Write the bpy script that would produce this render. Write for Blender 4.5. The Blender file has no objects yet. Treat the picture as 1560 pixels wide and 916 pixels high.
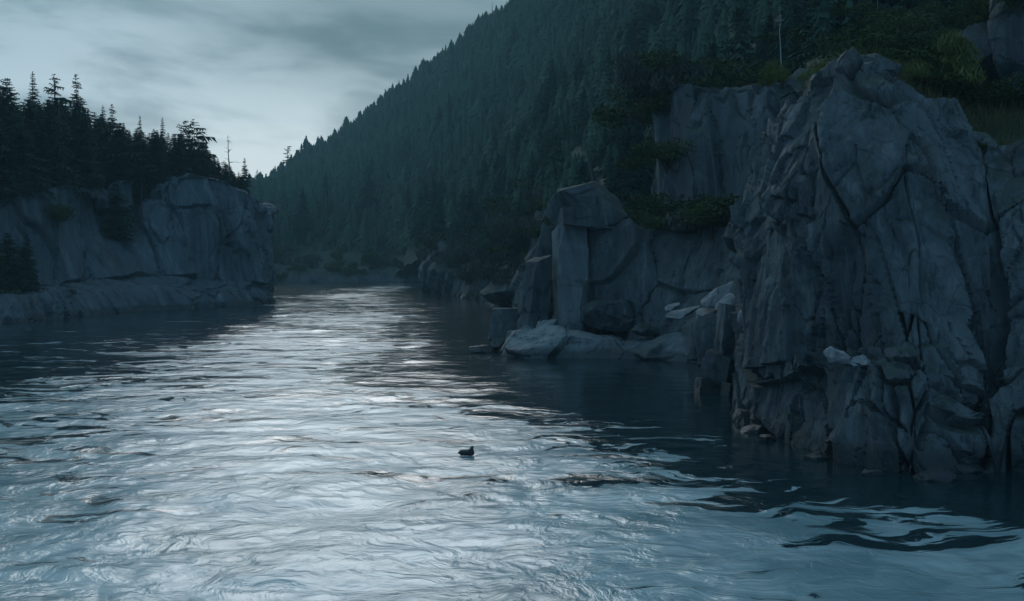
import bpy, math, random
import numpy as np
from mathutils import Vector

R = math.radians
random.seed(11)
rng = np.random.default_rng(11)
scene = bpy.context.scene
col = scene.collection

# ------------------------------------------------------------------ camera
F, CW, CH = 1673.0, 1560.0, 916.0          # focal length and frame of the photograph, in its pixels
CAM_H = 6.0
PITCH = -math.atan(58.0 / F)
cam_d = bpy.data.cameras.new('camera')
cam = bpy.data.objects.new('camera', cam_d)
col.objects.link(cam)
cam.location = (0, 0, CAM_H)
cam.rotation_euler = (math.pi / 2 + PITCH, 0, 0)
cam_d.sensor_width = 36.0
cam_d.lens = 36.0 * F / CW
cam_d.clip_start = 0.1
cam_d.clip_end = 6000
scene.camera = cam

# ------------------------------------------------------------------ look
vs = scene.view_settings
vs.view_transform = 'Standard'
vs.look = 'None'
vs.exposure = 0.6
vs.gamma = 1.0
vs.use_curve_mapping = False
scene.cycles.use_denoising = True
scene.cycles.max_bounces = 6
scene.cycles.volume_bounces = 0

SUN_AZ, SUN_EL = R(-9.0), R(24.0)


class NT:
    """small node helper: every call returns an output socket"""

    def __init__(self, tree):
        self.t = tree
        self.n = tree.nodes
        self.l = tree.links

    def new(self, typ, **kw):
        nd = self.n.new(typ)
        for k, v in kw.items():
            setattr(nd, k, v)
        return nd

    def put(self, sock, v):
        if isinstance(v, bpy.types.NodeSocket):
            self.l.new(v, sock)
        elif isinstance(v, (tuple, list)) and len(v) == 3 and sock.type == 'RGBA':
            sock.default_value = (*v, 1)
        else:
            sock.default_value = v

    def m(self, op, a, b=None, c=None, clamp=False):
        nd = self.new('ShaderNodeMath', operation=op, use_clamp=clamp)
        self.put(nd.inputs[0], a)
        if b is not None:
            self.put(nd.inputs[1], b)
        if c is not None:
            self.put(nd.inputs[2], c)
        return nd.outputs[0]

    def vm(self, op, a, b=None):
        nd = self.new('ShaderNodeVectorMath', operation=op)
        self.put(nd.inputs[0], a)
        if b is not None:
            self.put(nd.inputs[1], b)
        return nd.outputs[0]

    def mix(self, fac, a, b, blend='MIX'):
        nd = self.new('ShaderNodeMix', data_type='RGBA', blend_type=blend)
        self.put(nd.inputs[0], fac)
        self.put(nd.inputs[6], a)
        self.put(nd.inputs[7], b)
        return nd.outputs[2]

    def noise(self, vec, scale, detail=4, rough=0.55, dist=0.0):
        nd = self.new('ShaderNodeTexNoise')
        self.put(nd.inputs['Vector'], vec)
        nd.inputs['Scale'].default_value = scale
        nd.inputs['Detail'].default_value = detail
        nd.inputs['Roughness'].default_value = rough
        nd.inputs['Distortion'].default_value = dist
        return nd.outputs[0]

    def mapr(self, v, a, b, c=0.0, d=1.0, smooth=True):
        nd = self.new('ShaderNodeMapRange')
        nd.interpolation_type = 'SMOOTHSTEP' if smooth else 'LINEAR'
        self.put(nd.inputs[0], v)
        for i, x in enumerate((a, b, c, d)):
            nd.inputs[1 + i].default_value = x
        return nd.outputs[0]

    def xyz(self, v):
        nd = self.new('ShaderNodeSeparateXYZ')
        self.put(nd.inputs[0], v)
        return nd.outputs

    def comb(self, x, y, z):
        nd = self.new('ShaderNodeCombineXYZ')
        for i, v in enumerate((x, y, z)):
            self.put(nd.inputs[i], v)
        return nd.outputs[0]


# ------------------------------------------------------------------ sky: an overcast dusk, light breaking low ahead
world = bpy.data.worlds.new('World')
scene.world = world
world.use_nodes = True
wt = world.node_tree
wt.nodes.clear()
w = NT(wt)
out = w.new('ShaderNodeOutputWorld')
sky = w.new('ShaderNodeTexSky', sky_type='NISHITA')
sky.sun_disc = False
sky.sun_elevation = SUN_EL
sky.sun_rotation = SUN_AZ
sky.air_density = 1.0
sky.dust_density = 2.0
bg_sky = w.new('ShaderNodeBackground')
w.put(bg_sky.inputs[0], sky.outputs[0])
bg_sky.inputs[1].default_value = 0.05

tc = w.new('ShaderNodeTexCoord')
dx, dy, dz = w.xyz(tc.outputs['Generated'])
zc = w.m('MAXIMUM', dz, 0.0)
den = w.m('ADD', zc, 0.10)
lay = w.comb(w.m('DIVIDE', dx, den), w.m('DIVIDE', dy, den), 0.0)
n1 = w.noise(lay, 0.75, 5, 0.5, 0.8)
lay2 = w.comb(w.m('ADD', w.m('MULTIPLY', dx, 4.2), w.m('MULTIPLY', dz, 3.0)), w.m('MULTIPLY', dy, 1.0), w.m('MULTIPLY', dz, 12.0))
n2 = w.noise(lay2, 1.5, 6, 0.54, 0.35)
cl = w.m('ADD', w.m('MULTIPLY', n1, 0.45), w.m('MULTIPLY', n2, 0.55))
cl = w.mapr(cl, 0.43, 0.575)
c_col = w.mix(cl, (0.148, 0.228, 0.275), (0.385, 0.500, 0.565))
# brightness of the layer by direction
az = w.m('ARCTAN2', dx, dy)
el = w.m('ARCSINE', dz)


def gauss(az0, el0, sa, se):
    a = w.m('DIVIDE', w.m('SUBTRACT', az, az0), sa)
    e = w.m('DIVIDE', w.m('SUBTRACT', el, el0), se)
    s = w.m('ADD', w.m('MULTIPLY', a, a), w.m('MULTIPLY', e, e))
    return w.m('EXPONENT', w.m('MULTIPLY', s, -1.0))


glow = gauss(R(-12.5), R(4.0), R(11), R(4.2))
glow = w.m('MULTIPLY', glow, w.mapr(n2, 0.30, 0.62, 0.55, 1.1))
c_col = w.mix(w.m('MULTIPLY', glow, 0.85, clamp=True), c_col, (0.56, 0.645, 0.665))
# heavier, darker cloud masses higher up and toward the hill
heavy = w.m('MULTIPLY', w.mapr(el, R(6.5), R(12.5)), w.mapr(az, R(-21), R(-7.5), 0.28, 1.0))
heavy = w.m('MULTIPLY', heavy, w.mapr(n1, 0.36, 0.60, 1.0, 0.78))
c_col = w.mix(w.m('MULTIPLY', heavy, 0.9), c_col, (0.044, 0.100, 0.116))
high = gauss(R(-10), R(38), R(34), R(13.5))  # unseen bright lobe above the view, added to brighten the foreground water
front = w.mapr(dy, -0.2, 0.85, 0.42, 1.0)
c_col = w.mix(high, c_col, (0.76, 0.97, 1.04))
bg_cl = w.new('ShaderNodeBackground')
w.put(bg_cl.inputs[0], w.mix(w.mapr(dy, -0.3, 0.7), (0.125, 0.255, 0.395), c_col))  # blue sky behind the camera, set as fill light for the rock faces
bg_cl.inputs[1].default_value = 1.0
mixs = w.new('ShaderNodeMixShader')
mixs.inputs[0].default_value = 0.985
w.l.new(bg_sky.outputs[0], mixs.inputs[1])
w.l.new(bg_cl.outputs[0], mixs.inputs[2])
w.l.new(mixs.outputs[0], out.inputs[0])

sun_d = bpy.data.lights.new('sun', 'SUN')
sun_d.energy = 0.34
sun_d.angle = R(24)
sun_d.color = (0.95, 0.98, 1.0)
sun = bpy.data.objects.new('sun', sun_d)
col.objects.link(sun)
sv = Vector((math.sin(SUN_AZ) * math.cos(SUN_EL), math.cos(SUN_AZ) * math.cos(SUN_EL), math.sin(SUN_EL)))
sun.rotation_euler = (-sv).to_track_quat('-Z', 'Y').to_euler()
sun.location = (0, 0, 120)


# ------------------------------------------------------------------ helpers
def at(px, py, Y):
    """world point seen at photograph pixel (px, py) at a depth Y along the river"""
    c, s = math.cos(PITCH), math.sin(PITCH)
    r, u = (px - CW / 2) / F, (CH / 2 - py) / F
    d = (r, c - s * u, s + c * u)
    k = Y / d[1]
    return (d[0] * k, Y, CAM_H + d[2] * k)


def wx(px, Y):
    return at(px, 400, Y)[0]


def tag(o, label=None, cat=None, group=None, kind=None):
    if label: o['label'] = label
    if cat: o['category'] = cat
    if group: o['group'] = group
    if kind: o['kind'] = kind
    return o


def _h(ix, iy, iz, seed):
    x = (ix.astype(np.int64) * 374761393 + iy.astype(np.int64) * 668265263 + iz.astype(np.int64) * 2147483647
         + seed * 974634211) & 0xFFFFFFFF
    x = ((x ^ (x >> 13)) * 1274126177) & 0xFFFFFFFF
    x = ((x ^ (x >> 16)) * 2246822519) & 0xFFFFFFFF
    x = x ^ (x >> 15)
    return (x & 0xFFFFFF) / float(0xFFFFFF)


def vnoise(P, seed=0):
    i = np.floor(P).astype(np.int64)
    f = P - i
    f = f * f * f * (f * (f * 6 - 15) + 10)
    r = 0
    for a in (0, 1):
        for b in (0, 1):
            for c in (0, 1):
                wgt = (f[:, 0] if a else 1 - f[:, 0]) * (f[:, 1] if b else 1 - f[:, 1]) * (f[:, 2] if c else 1 - f[:, 2])
                r = r + wgt * _h(i[:, 0] + a, i[:, 1] + b, i[:, 2] + c, seed)
    return r * 2 - 1


def fbm(P, octs=4, seed=0, gain=0.5, lac=2.03):
    r, a, n = 0, 1.0, 0
    Q = P.copy()
    for k in range(octs):
        r = r + a * vnoise(Q, seed + 17 * k)
        n += a
        a *= gain
        Q = Q * lac + 5.3
    return r / n


def worley(P, seed=0, keys=False):
    """nearest cell: distance gap to the second cell, a random vector of the cell and the offset from its centre"""
    i = np.floor(P).astype(np.int64)
    n = len(P)
    f1 = np.full(n, 1e9); f2 = np.full(n, 1e9)
    id1 = np.zeros((n, 3), np.int64); c1_ = np.zeros((n, 3))
    id2 = np.zeros((n, 3), np.int64); c2_ = np.zeros((n, 3))
    for a in (-1, 0, 1):
        for b in (-1, 0, 1):
            for c in (-1, 0, 1):
                ci = i + np.array([a, b, c])
                q = np.stack([ci[:, k] + 0.12 + 0.76 * _h(ci[:, 0], ci[:, 1], ci[:, 2], seed + 7 * k) for k in range(3)], 1)
                d = ((P - q) ** 4).sum(1) ** .25
                near = d < f1
                sec = (~near) & (d < f2)
                f2 = np.where(near, f1, np.where(sec, d, f2))
                id2[near] = id1[near]; c2_[near] = c1_[near]
                id2[sec] = ci[sec]; c2_[sec] = q[sec]
                f1 = np.where(near, d, f1)
                id1[near] = ci[near]; c1_[near] = q[near]
    rnd = lambda ids: np.stack([_h(ids[:, 0], ids[:, 1], ids[:, 2], seed + 101 + 13 * k) for k in range(4)], 1) * 2 - 1
    if keys:
        key = lambda q: (q[:, 0] * 73856093) ^ (q[:, 1] * 19349663) ^ (q[:, 2] * 83492791)
        return f2 - f1, rnd(id1), key(id1), rnd(id2), key(id2)
    return f2 - f1, rnd(id1), P - c1_, rnd(id2), P - c2_


def facets(P, N, size, amp, tilt, crack, seed, warp=0.1, lean=(0.0, 0.0), cw=0.04, lim=1.6, band=None):
    """flatten the surface block by block: each joint-bounded block becomes one plane, pushed in or out and tipped"""
    Q = P.copy()
    Q[:, 0] += lean[0] * Q[:, 2]
    Q[:, 1] += lean[1] * Q[:, 2]
    Q = Q / np.array(size)
    if warp:
        Q = Q + warp * np.stack([fbm(Q * 1.3 + 31 * k, 2, seed + 900 + k) for k in range(3)], 1)
    if band is not None:                          # blocks never reach across a ledge or the brink
        Q[:, 0] += 40.0 * band
    gap, rv, k1, rv2, k2 = worley(Q, seed, keys=True)
    u, first, inv = np.unique(k1, return_index=True, return_inverse=True)
    cnt_ = np.bincount(inv)
    C = np.stack([np.bincount(inv, P[:, a]) / cnt_ for a in range(3)], 1)
    M = np.stack([np.bincount(inv, N[:, a]) / cnt_ for a in range(3)], 1)
    M = M / (np.linalg.norm(M, axis=1, keepdims=True) + 1e-9) + tilt * rv[first][:, :3]
    M /= np.linalg.norm(M, axis=1, keepdims=True)
    A = amp * rv[first][:, 3]
    j2 = np.clip(np.searchsorted(u, k2), 0, len(u) - 1)
    j2 = np.where(u[j2] == k2, j2, inv)

    def plane(j):
        t = ((C[j] - P) * M[j]).sum(1) / np.maximum((N * M[j]).sum(1), .45)
        return np.clip(t, -lim, lim) + A[j]

    k = np.clip(gap / (cw * 1.8), 0, 1)
    d = plane(inv) * (.5 + .5 * k) + plane(j2) * (.5 - .5 * k)
    t = np.clip(1 - gap / cw, 0, 1)
    return d - crack * t * (rv[:, 0] > 0.0)


def fracture(P, size, amp, tilt, crack, seed, warp=0.15, lean=(0.0, 0.0), cw=0.06):
    """joint-bounded blocks: every cell steps in or out, tips a little and is parted from the next by a crack"""
    Q = P.copy()
    Q[:, 0] += lean[0] * Q[:, 2]
    Q[:, 1] += lean[1] * Q[:, 2]
    Q = Q / np.array(size)
    if warp:
        Q = Q + warp * np.stack([fbm(Q * 1.3 + 31 * k, 2, seed + 900 + k) for k in range(3)], 1)
    gap, rv, off, rv2, off2 = worley(Q, seed)
    d1 = amp * rv[:, 3] + tilt * (rv[:, :3] * off).sum(1)
    d2 = amp * rv2[:, 3] + tilt * (rv2[:, :3] * off2).sum(1)
    k = np.clip(gap / (cw * 1.5), 0, 1)          # the step between two blocks is a short steep slope
    d = d1 * (.5 + .5 * k) + d2 * (.5 - .5 * k)
    t = np.clip(1 - gap / cw, 0, 1)
    return d - crack * t * (rv[:, 0] > 0.1)


def new_obj(name, mesh, mats, parent=None):
    o = bpy.data.objects.new(name, mesh)
    for m in (mats if isinstance(mats, (list, tuple)) else [mats]):
        if m.name not in [x.name for x in mesh.materials if x]:
            mesh.materials.append(m)
    col.objects.link(o)
    if parent is not None:
        o.parent = parent
    return o


def mesh_np(name, V, faces, smooth=True, sharp=None):
    """V (n,3); faces (m,3) or (m,4)"""
    V = np.asarray(V, np.float32)
    faces = np.asarray(faces, np.int32)
    k = faces.shape[1]
    me = bpy.data.meshes.new(name)
    me.vertices.add(len(V))
    me.vertices.foreach_set('co', V.ravel())
    me.loops.add(faces.size)
    me.loops.foreach_set('vertex_index', faces.ravel())
    me.polygons.add(len(faces))
    me.polygons.foreach_set('loop_start', np.arange(0, faces.size, k, dtype=np.int32))
    me.polygons.foreach_set('use_smooth', np.full(len(faces), bool(smooth)))
    me.update(calc_edges=True)
    me.validate()
    if sharp:
        me.set_sharp_from_angle(angle=R(sharp))
    return me


def cr_axis(net, t, axis, tens=0.38):
    """cubic interpolation of a control net along one axis"""
    n = net.shape[axis]
    t = np.clip(t, 0, n - 1 - 1e-6)
    i = np.floor(t).astype(int)
    f = t - i
    g = lambda k: np.take(net, np.clip(k, 0, n - 1), axis=axis)
    p0, p1, p2, p3 = g(i - 1), g(i), g(i + 1), g(i + 2)
    m1, m2 = (p2 - p0) * tens, (p3 - p1) * tens
    sh = [1] * net.ndim
    sh[axis] = -1
    f = f.reshape(sh)
    return ((2 * f ** 3 - 3 * f ** 2 + 1) * p1 + (f ** 3 - 2 * f ** 2 + f) * m1
            + (-2 * f ** 3 + 3 * f ** 2) * p2 + (f ** 3 - f ** 2) * m2)


def net_points(net, u, v):
    """points at scattered parameters (u along columns, v along rows): bilinear, fine for standing things"""
    Rn, Cn = net.shape[:2]
    u = np.clip(u, 0, Cn - 1.0001); v = np.clip(v, 0, Rn - 1.0001)
    i, j = v.astype(int), u.astype(int)
    a, b = (v - i)[:, None], (u - j)[:, None]
    return (net[i, j] * (1 - a) * (1 - b) + net[i + 1, j] * a * (1 - b) + net[i, j + 1] * (1 - a) * b + net[i + 1, j + 1] * a * b)


def sheet(net, res):
    net = np.asarray(net, float)
    Rn, Cn = net.shape[:2]
    tv, tu = [], []
    for i in range(Rn - 1):
        L = np.median(np.linalg.norm(net[i + 1] - net[i], axis=1))
        k = int(np.clip(math.ceil(L / res), 2, 400))
        tv += list(i + np.arange(k) / k)
    for j in range(Cn - 1):
        L = np.median(np.linalg.norm(net[:, j + 1] - net[:, j], axis=1))
        k = int(np.clip(math.ceil(L / res), 2, 400))
        tu += list(j + np.arange(k) / k)
    tv = np.array(tv + [Rn - 1.0]); tu = np.array(tu + [Cn - 1.0])
    G = cr_axis(cr_axis(net, tv, 0), tu, 1)
    return G, tv, tu


def grid_normals(G):
    a = np.gradient(G, axis=0)
    b = np.gradient(G, axis=1)
    n = np.cross(b, a)
    n /= np.linalg.norm(n, axis=2, keepdims=True) + 1e-9
    return n


def blur_grid(N, k):
    """box blur along both axes of a grid of vectors, three times, ends held"""
    for ax in (0, 1):
        kk = int(min(k, max(1, N.shape[ax] // 6)))
        for _ in range(3):
            pad = [(0, 0)] * 3
            pad[ax] = (kk + 1, kk)
            c = np.cumsum(np.pad(N, pad, mode='edge'), axis=ax)
            n = N.shape[ax]
            hi = np.take(c, np.arange(2 * kk + 1, 2 * kk + 1 + n), axis=ax)
            lo = np.take(c, np.arange(0, n), axis=ax)
            N = (hi - lo) / (2 * kk + 1)
    return N / (np.linalg.norm(N, axis=2, keepdims=True) + 1e-9)


def grid_faces(a, b):
    idx = np.arange(a * b).reshape(a, b)
    return np.stack([idx[:-1, :-1], idx[:-1, 1:], idx[1:, 1:], idx[1:, :-1]], -1).reshape(-1, 4)


def rock_sheet(name, net, res, disp, mat, sharp=20, soft=0.9):
    """a rock face from a control net (rows upward, columns rightward seen from the water), broken up by disp"""
    G, tv, tu = sheet(net, res)
    N = blur_grid(grid_normals(G), soft / res)
    P = G.reshape(-1, 3)
    d = disp(P, np.repeat(tv, len(tu)), np.tile(tu, len(tv)), N.reshape(-1, 3))
    P = P + N.reshape(-1, 3) * d[:, None]
    me = mesh_np(name, P, grid_faces(len(tv), len(tu)), True, sharp)
    return new_obj(name, me, mat), P


def ico(sub):
    import bmesh
    bm = bmesh.new()
    bmesh.ops.create_icosphere(bm, subdivisions=sub, radius=1)
    V = np.array([v.co[:] for v in bm.verts])
    Fc = np.array([[v.index for v in f.verts] for f in bm.faces])
    bm.free()
    return V, Fc


ICO = {k: ico(k) for k in (4, 5, 6)}


def boulder(name, centre, size, mat, seed, sub=5, planes=16, rough=0.022, rot=(0, 0, 0), fr=0.06, boxy=False):
    """an angular stone: a ball cut by random joint planes, then roughened"""
    V, Fc = ICO[sub]
    r = np.random.default_rng(seed)
    nrm = r.normal(size=(planes, 3))
    nrm /= np.linalg.norm(nrm, axis=1, keepdims=True)
    k = 0.55 + 0.42 * r.random(planes)
    if boxy:
        k = k * .35 + .68
        ax = np.concatenate([np.eye(3), -np.eye(3)]) + r.normal(size=(6, 3)) * .07
        nrm = np.concatenate([nrm, ax / np.linalg.norm(ax, axis=1, keepdims=True)])
        k = np.concatenate([k, .66 + .10 * r.random(6)])
    dots = V @ nrm.T
    rad = np.where(dots > 0.05, k / np.maximum(dots, 0.05), 9).min(1)
    rad = np.minimum(rad, 1.3)
    P = V * rad[:, None]
    P *= np.array(size)
    m = max(size)
    d = fracture(P, (m * .55, m * .55, m * .45), fr * m, fr * m * .6, fr * m * .5, seed + 5) + rough * m * fbm(P / (m * .35), 4, seed)
    P = P + V * d[:, None]
    from mathutils import Euler
    M = np.array(Euler([R(a) for a in rot]).to_matrix())
    P = P @ M.T
    me = mesh_np(name, P, Fc, True, 26)
    o = new_obj(name, me, mat)
    o.location = centre
    return o


# ------------------------------------------------------------------ materials
def base_mat(name):
    m = bpy.data.materials.new(name)
    m.use_nodes = True
    t = NT(m.node_tree)
    b = m.node_tree.nodes['Principled BSDF']
    return m, t, b


def rock_material(name, dark, mid, pale, scale=1.0, bump=0.7, moss=0.0, lichen=0.25):
    m, t, b = base_mat(name)
    pos = t.new('ShaderNodeNewGeometry').outputs['Position']
    px, py, pz = t.xyz(pos)
    big = t.noise(pos, 0.16 * scale, 5, 0.6, 0.4)
    med = t.noise(pos, 0.9 * scale, 6, 0.62, 0.3)
    streak = t.noise(t.comb(t.m('ADD', px, t.m('MULTIPLY', pz, 0.12)), py, t.m('MULTIPLY', pz, 0.13)), 1.8 * scale, 6, 0.66, 0.2)
    fine = t.noise(pos, 9.0 * scale, 5, 0.65)
    c = t.mix(t.mapr(big, 0.38, 0.64), dark, mid)
    c = t.mix(t.mapr(streak, 0.50, 0.70, 0.0, 0.75), c, pale)
    c = t.mix(t.mapr(streak, 0.47, 0.34, 0.0, 0.8), c, tuple(x * 0.5 for x in dark))
    c = t.mix(t.mapr(med, 0.55, 0.75, 0.0, 0.5), c, pale)
    c = t.mix(t.mapr(fine, 0.60, 0.74, 0.0, lichen), c, tuple(min(1, x * 1.7) for x in pale))
    stain = t.noise(t.comb(px, py, t.m('MULTIPLY', pz, 0.25)), 0.55 * scale, 5, 0.6, 0.5)
    c = t.mix(t.mapr(stain, 0.54, 0.68, 0.0, 0.45), c, (0.072, 0.062, 0.054))
    if moss:
        nz = t.xyz(t.new('ShaderNodeNewGeometry').outputs['Normal'])[2]
        up = t.m('ADD', nz, t.m('MULTIPLY', t.m('SUBTRACT', med, 0.5), 1.6))
        c = t.mix(t.m('MULTIPLY', t.mapr(up, 0.45, 0.85), moss), c, (0.026, 0.042, 0.030))
    # tide line: the splash zone just above the water is stained and wet
    wl = t.m('ADD', pz, t.m('MULTIPLY', t.m('SUBTRACT', med, 0.5), 1.2))
    wet = t.mapr(wl, 0.40, 0.80, 1.0, 0.0)
    c = t.mix(t.m('MULTIPLY', wet, 0.85), c, tuple(x * 0.45 for x in dark))
    t.put(b.inputs['Base Color'], c)
    t.put(b.inputs['Roughness'], t.mapr(wet, 0, 1, 0.82, 0.55))
    b.inputs['Specular IOR Level'].default_value = 0.35
    vor = t.new('ShaderNodeTexVoronoi', feature='DISTANCE_TO_EDGE')
    wp_ = t.new('ShaderNodeTexNoise')
    t.put(wp_.inputs['Vector'], pos)
    wp_.inputs['Scale'].default_value = 0.8 * scale
    wpv = t.vm('ADD', pos, t.vm('MULTIPLY', t.vm('SUBTRACT', wp_.outputs[1], (.5, .5, .5)), (.9 / scale, .9 / scale, .9 / scale)))
    jx, jy, jz = t.xyz(wpv)
    t.put(vor.inputs['Vector'], t.comb(t.m('ADD', jx, t.m('MULTIPLY', jz, .18)), jy, t.m('MULTIPLY', jz, .3)))
    vor.inputs['Scale'].default_value = 1.1 * scale
    joint = t.m('MULTIPLY', t.mapr(vor.outputs[0], 0.0, 0.035, 1.0, 0.0), t.mapr(big, 0.42, 0.55))
    grit = t.noise(pos, 28.0 * scale, 4, 0.7)
    c = t.mix(t.m('MULTIPLY', joint, .28), c, tuple(x * 0.4 for x in dark))
    t.put(b.inputs['Base Color'], c)
    fine = t.m('SUBTRACT', t.m('ADD', t.m('MULTIPLY', fine, 1.4), t.m('MULTIPLY', grit, 1.0)), t.m('MULTIPLY', joint, .7))
    h = t.m('ADD', t.m('MULTIPLY', fine, 0.25), t.m('ADD', t.m('MULTIPLY', med, 0.8), t.m('MULTIPLY', streak, 0.7)))
    bp = t.new('ShaderNodeBump')
    bp.inputs['Strength'].default_value = bump
    bp.inputs['Distance'].default_value = 0.25 / scale
    t.put(bp.inputs['Height'], h)
    t.l.new(bp.outputs[0], b.inputs['Normal'])
    return m


ROCK = rock_material('slate_rock', (0.040, 0.054, 0.062), (0.086, 0.108, 0.116), (0.140, 0.166, 0.172), 1.0, 0.55, moss=0.75)
ROCK_MID = rock_material('slate_rock_outcrop', (0.050, 0.066, 0.074), (0.080, 0.101, 0.109), (0.130, 0.156, 0.162), 0.6, 0.5, moss=0.8)
ROCK_FAR = rock_material('slate_rock_distant', (0.062, 0.088, 0.106), (0.098, 0.128, 0.148), (0.175, 0.215, 0.232), 0.3, 0.5, moss=0.12)  # extra blue puts some of the distance haze into the rock colour
PALE = rock_material('pale_rock', (0.150, 0.165, 0.172), (0.230, 0.245, 0.250), (0.340, 0.355, 0.360), 1.2, 0.4, lichen=0.4)
LEDGE = rock_material('pale_ledge_rock', (0.095, 0.120, 0.128), (0.150, 0.185, 0.192), (0.235, 0.265, 0.270), 0.7, 0.5, lichen=0.3)


def soil_material(name, a, b_, scale):
    m, t, b = base_mat(name)
    pos = t.new('ShaderNodeNewGeometry').outputs['Position']
    n = t.noise(pos, scale, 7, 0.65, 0.5)
    n2 = t.noise(pos, scale * 6, 5, 0.65)
    c = t.mix(t.mapr(n, 0.38, 0.62), a, b_)
    c = t.mix(t.mapr(n2, 0.5, 0.7, 0, 0.6), c, tuple(x * 0.4 for x in a))
    t.put(b.inputs['Base Color'], c)
    b.inputs['Roughness'].default_value = 0.95
    bp = t.new('ShaderNodeBump')
    bp.inputs['Strength'].default_value = 0.8
    bp.inputs['Distance'].default_value = 0.5
    t.put(bp.inputs['Height'], n2)
    t.l.new(bp.outputs[0], b.inputs['Normal'])
    return m


SOIL = soil_material('mossy_forest_floor', (0.020, 0.030, 0.014), (0.034, 0.037, 0.020), 0.35)
HILLM = soil_material('hillside_undergrowth', (0.022, 0.036, 0.024), (0.038, 0.050, 0.032), 0.06)


def leaf_material(name, a, b_, scale, var=0.5):
    m, t, b = base_mat(name)
    oi = t.new('ShaderNodeObjectInfo')
    pos = t.new('ShaderNodeNewGeometry').outputs['Position']
    n = t.noise(pos, scale, 4, 0.6)
    f = t.m('ADD', t.m('MULTIPLY', oi.outputs['Random'], var), t.m('MULTIPLY', t.m('SUBTRACT', n, 0.35), 1.6), clamp=True)
    t.put(b.inputs['Base Color'], t.mix(f, a, b_))
    b.inputs['Roughness'].default_value = 0.95
    b.inputs['Specular IOR Level'].default_value = 0.04
    return m


NEEDLE = leaf_material('conifer_needles', (0.016, 0.030, 0.020), (0.042, 0.064, 0.036), 0.5)
FOREST = leaf_material('hillside_needles', (0.010, 0.028, 0.024), (0.050, 0.095, 0.064), 0.030)
LEAF = leaf_material('shrub_leaves', (0.030, 0.046, 0.018), (0.070, 0.088, 0.030), 0.8)
BRIGHT = leaf_material('bright_shrub_leaves', (0.070, 0.085, 0.026), (0.120, 0.135, 0.046), 0.9)
TWIGGY = leaf_material('grey_shrub_twigs', (0.040, 0.046, 0.040), (0.085, 0.088, 0.076), 0.8)
GRASSM = leaf_material('dry_grass', (0.050, 0.060, 0.020), (0.105, 0.105, 0.050), 0.7)


def plain(name, c, rough=0.8, n=0.3, scale=4.0):
    m, t, b = base_mat(name)
    pos = t.new('ShaderNodeTexCoord').outputs['Object']
    f = t.noise(pos, scale, 5, 0.6)
    t.put(b.inputs['Base Color'], t.mix(f, tuple(x * (1 - n) for x in c), tuple(min(1, x * (1 + n)) for x in c)))
    b.inputs['Roughness'].default_value = rough
    return m


BARK = plain('dark_bark', (0.040, 0.036, 0.032))
DEAD = plain('weathered_grey_wood', (0.060, 0.058, 0.055))
SILVER = plain('bleached_wood', (0.30, 0.30, 0.29))
PLUME = plain('dark_plumage', (0.012, 0.014, 0.016), 0.55)


def water_material():
    m, t, b = base_mat('river_water')
    pos = t.new('ShaderNodeNewGeometry').outputs['Position']
    at_ = t.new('ShaderNodeAttribute', attribute_name='silt').outputs['Fac']
    ro = t.new('ShaderNodeAttribute', attribute_name='chop').outputs['Fac']
    warp = t.new('ShaderNodeTexNoise')
    t.put(warp.inputs['Vector'], pos)
    warp.inputs['Scale'].default_value = 0.28
    warp.inputs['Detail'].default_value = 3
    wv = t.vm('MULTIPLY', t.vm('SUBTRACT', warp.outputs[1], (0.5, 0.5, 0.5)), (4.6, 4.6, 0))
    p2 = t.vm('ADD', pos, wv)
    x, y, z = t.xyz(p2)
    p3 = t.comb(t.m('MULTIPLY', x, 0.8), y, 0.0)
    a = t.noise(p3, 0.75, 5, 0.55, 0.6)
    bq = t.noise(p3, 2.6, 4, 0.55, 0.3)
    cq = t.noise(p3, 10.0, 4, 0.6)
    h = t.m('ADD', t.m('MULTIPLY', a, 1.0), t.m('ADD', t.m('MULTIPLY', bq, 0.30), t.m('MULTIPLY', cq, 0.07)))
    streak = t.noise(t.comb(t.m('MULTIPLY', x, 0.26), t.m('MULTIPLY', y, 0.75), 0.0), 0.85, 6, 0.64, 1.0)
    sf = t.mapr(t.m('ADD', at_, t.m('MULTIPLY', t.m('SUBTRACT', streak, 0.5), 3.2)), 0.26, 0.40)
    bp = t.new('ShaderNodeBump')
    t.put(bp.inputs['Strength'], t.m('MULTIPLY', t.mapr(ro, 0.0, 1.0, 0.24, 0.85, smooth=False), t.mapr(sf, 0, 1, .55, 1.0)))
    bp.inputs['Distance'].default_value = 0.16
    t.put(bp.inputs['Height'], h)
    t.l.new(bp.outputs[0], b.inputs['Normal'])
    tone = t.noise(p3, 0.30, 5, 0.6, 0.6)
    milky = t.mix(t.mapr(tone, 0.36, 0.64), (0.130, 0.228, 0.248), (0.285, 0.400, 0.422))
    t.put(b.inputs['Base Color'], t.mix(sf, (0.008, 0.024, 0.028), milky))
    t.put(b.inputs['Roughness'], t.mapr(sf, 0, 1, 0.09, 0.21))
    b.inputs['IOR'].default_value = 1.33
    b.inputs['Specular IOR Level'].default_value = 0.6
    return m


WATER = water_material()

# ------------------------------------------------------------------ the river
def smooth(a, b, x):
    t = np.clip((x - a) / (b - a), 0, 1)
    return t * t * (3 - 2 * t)


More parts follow.
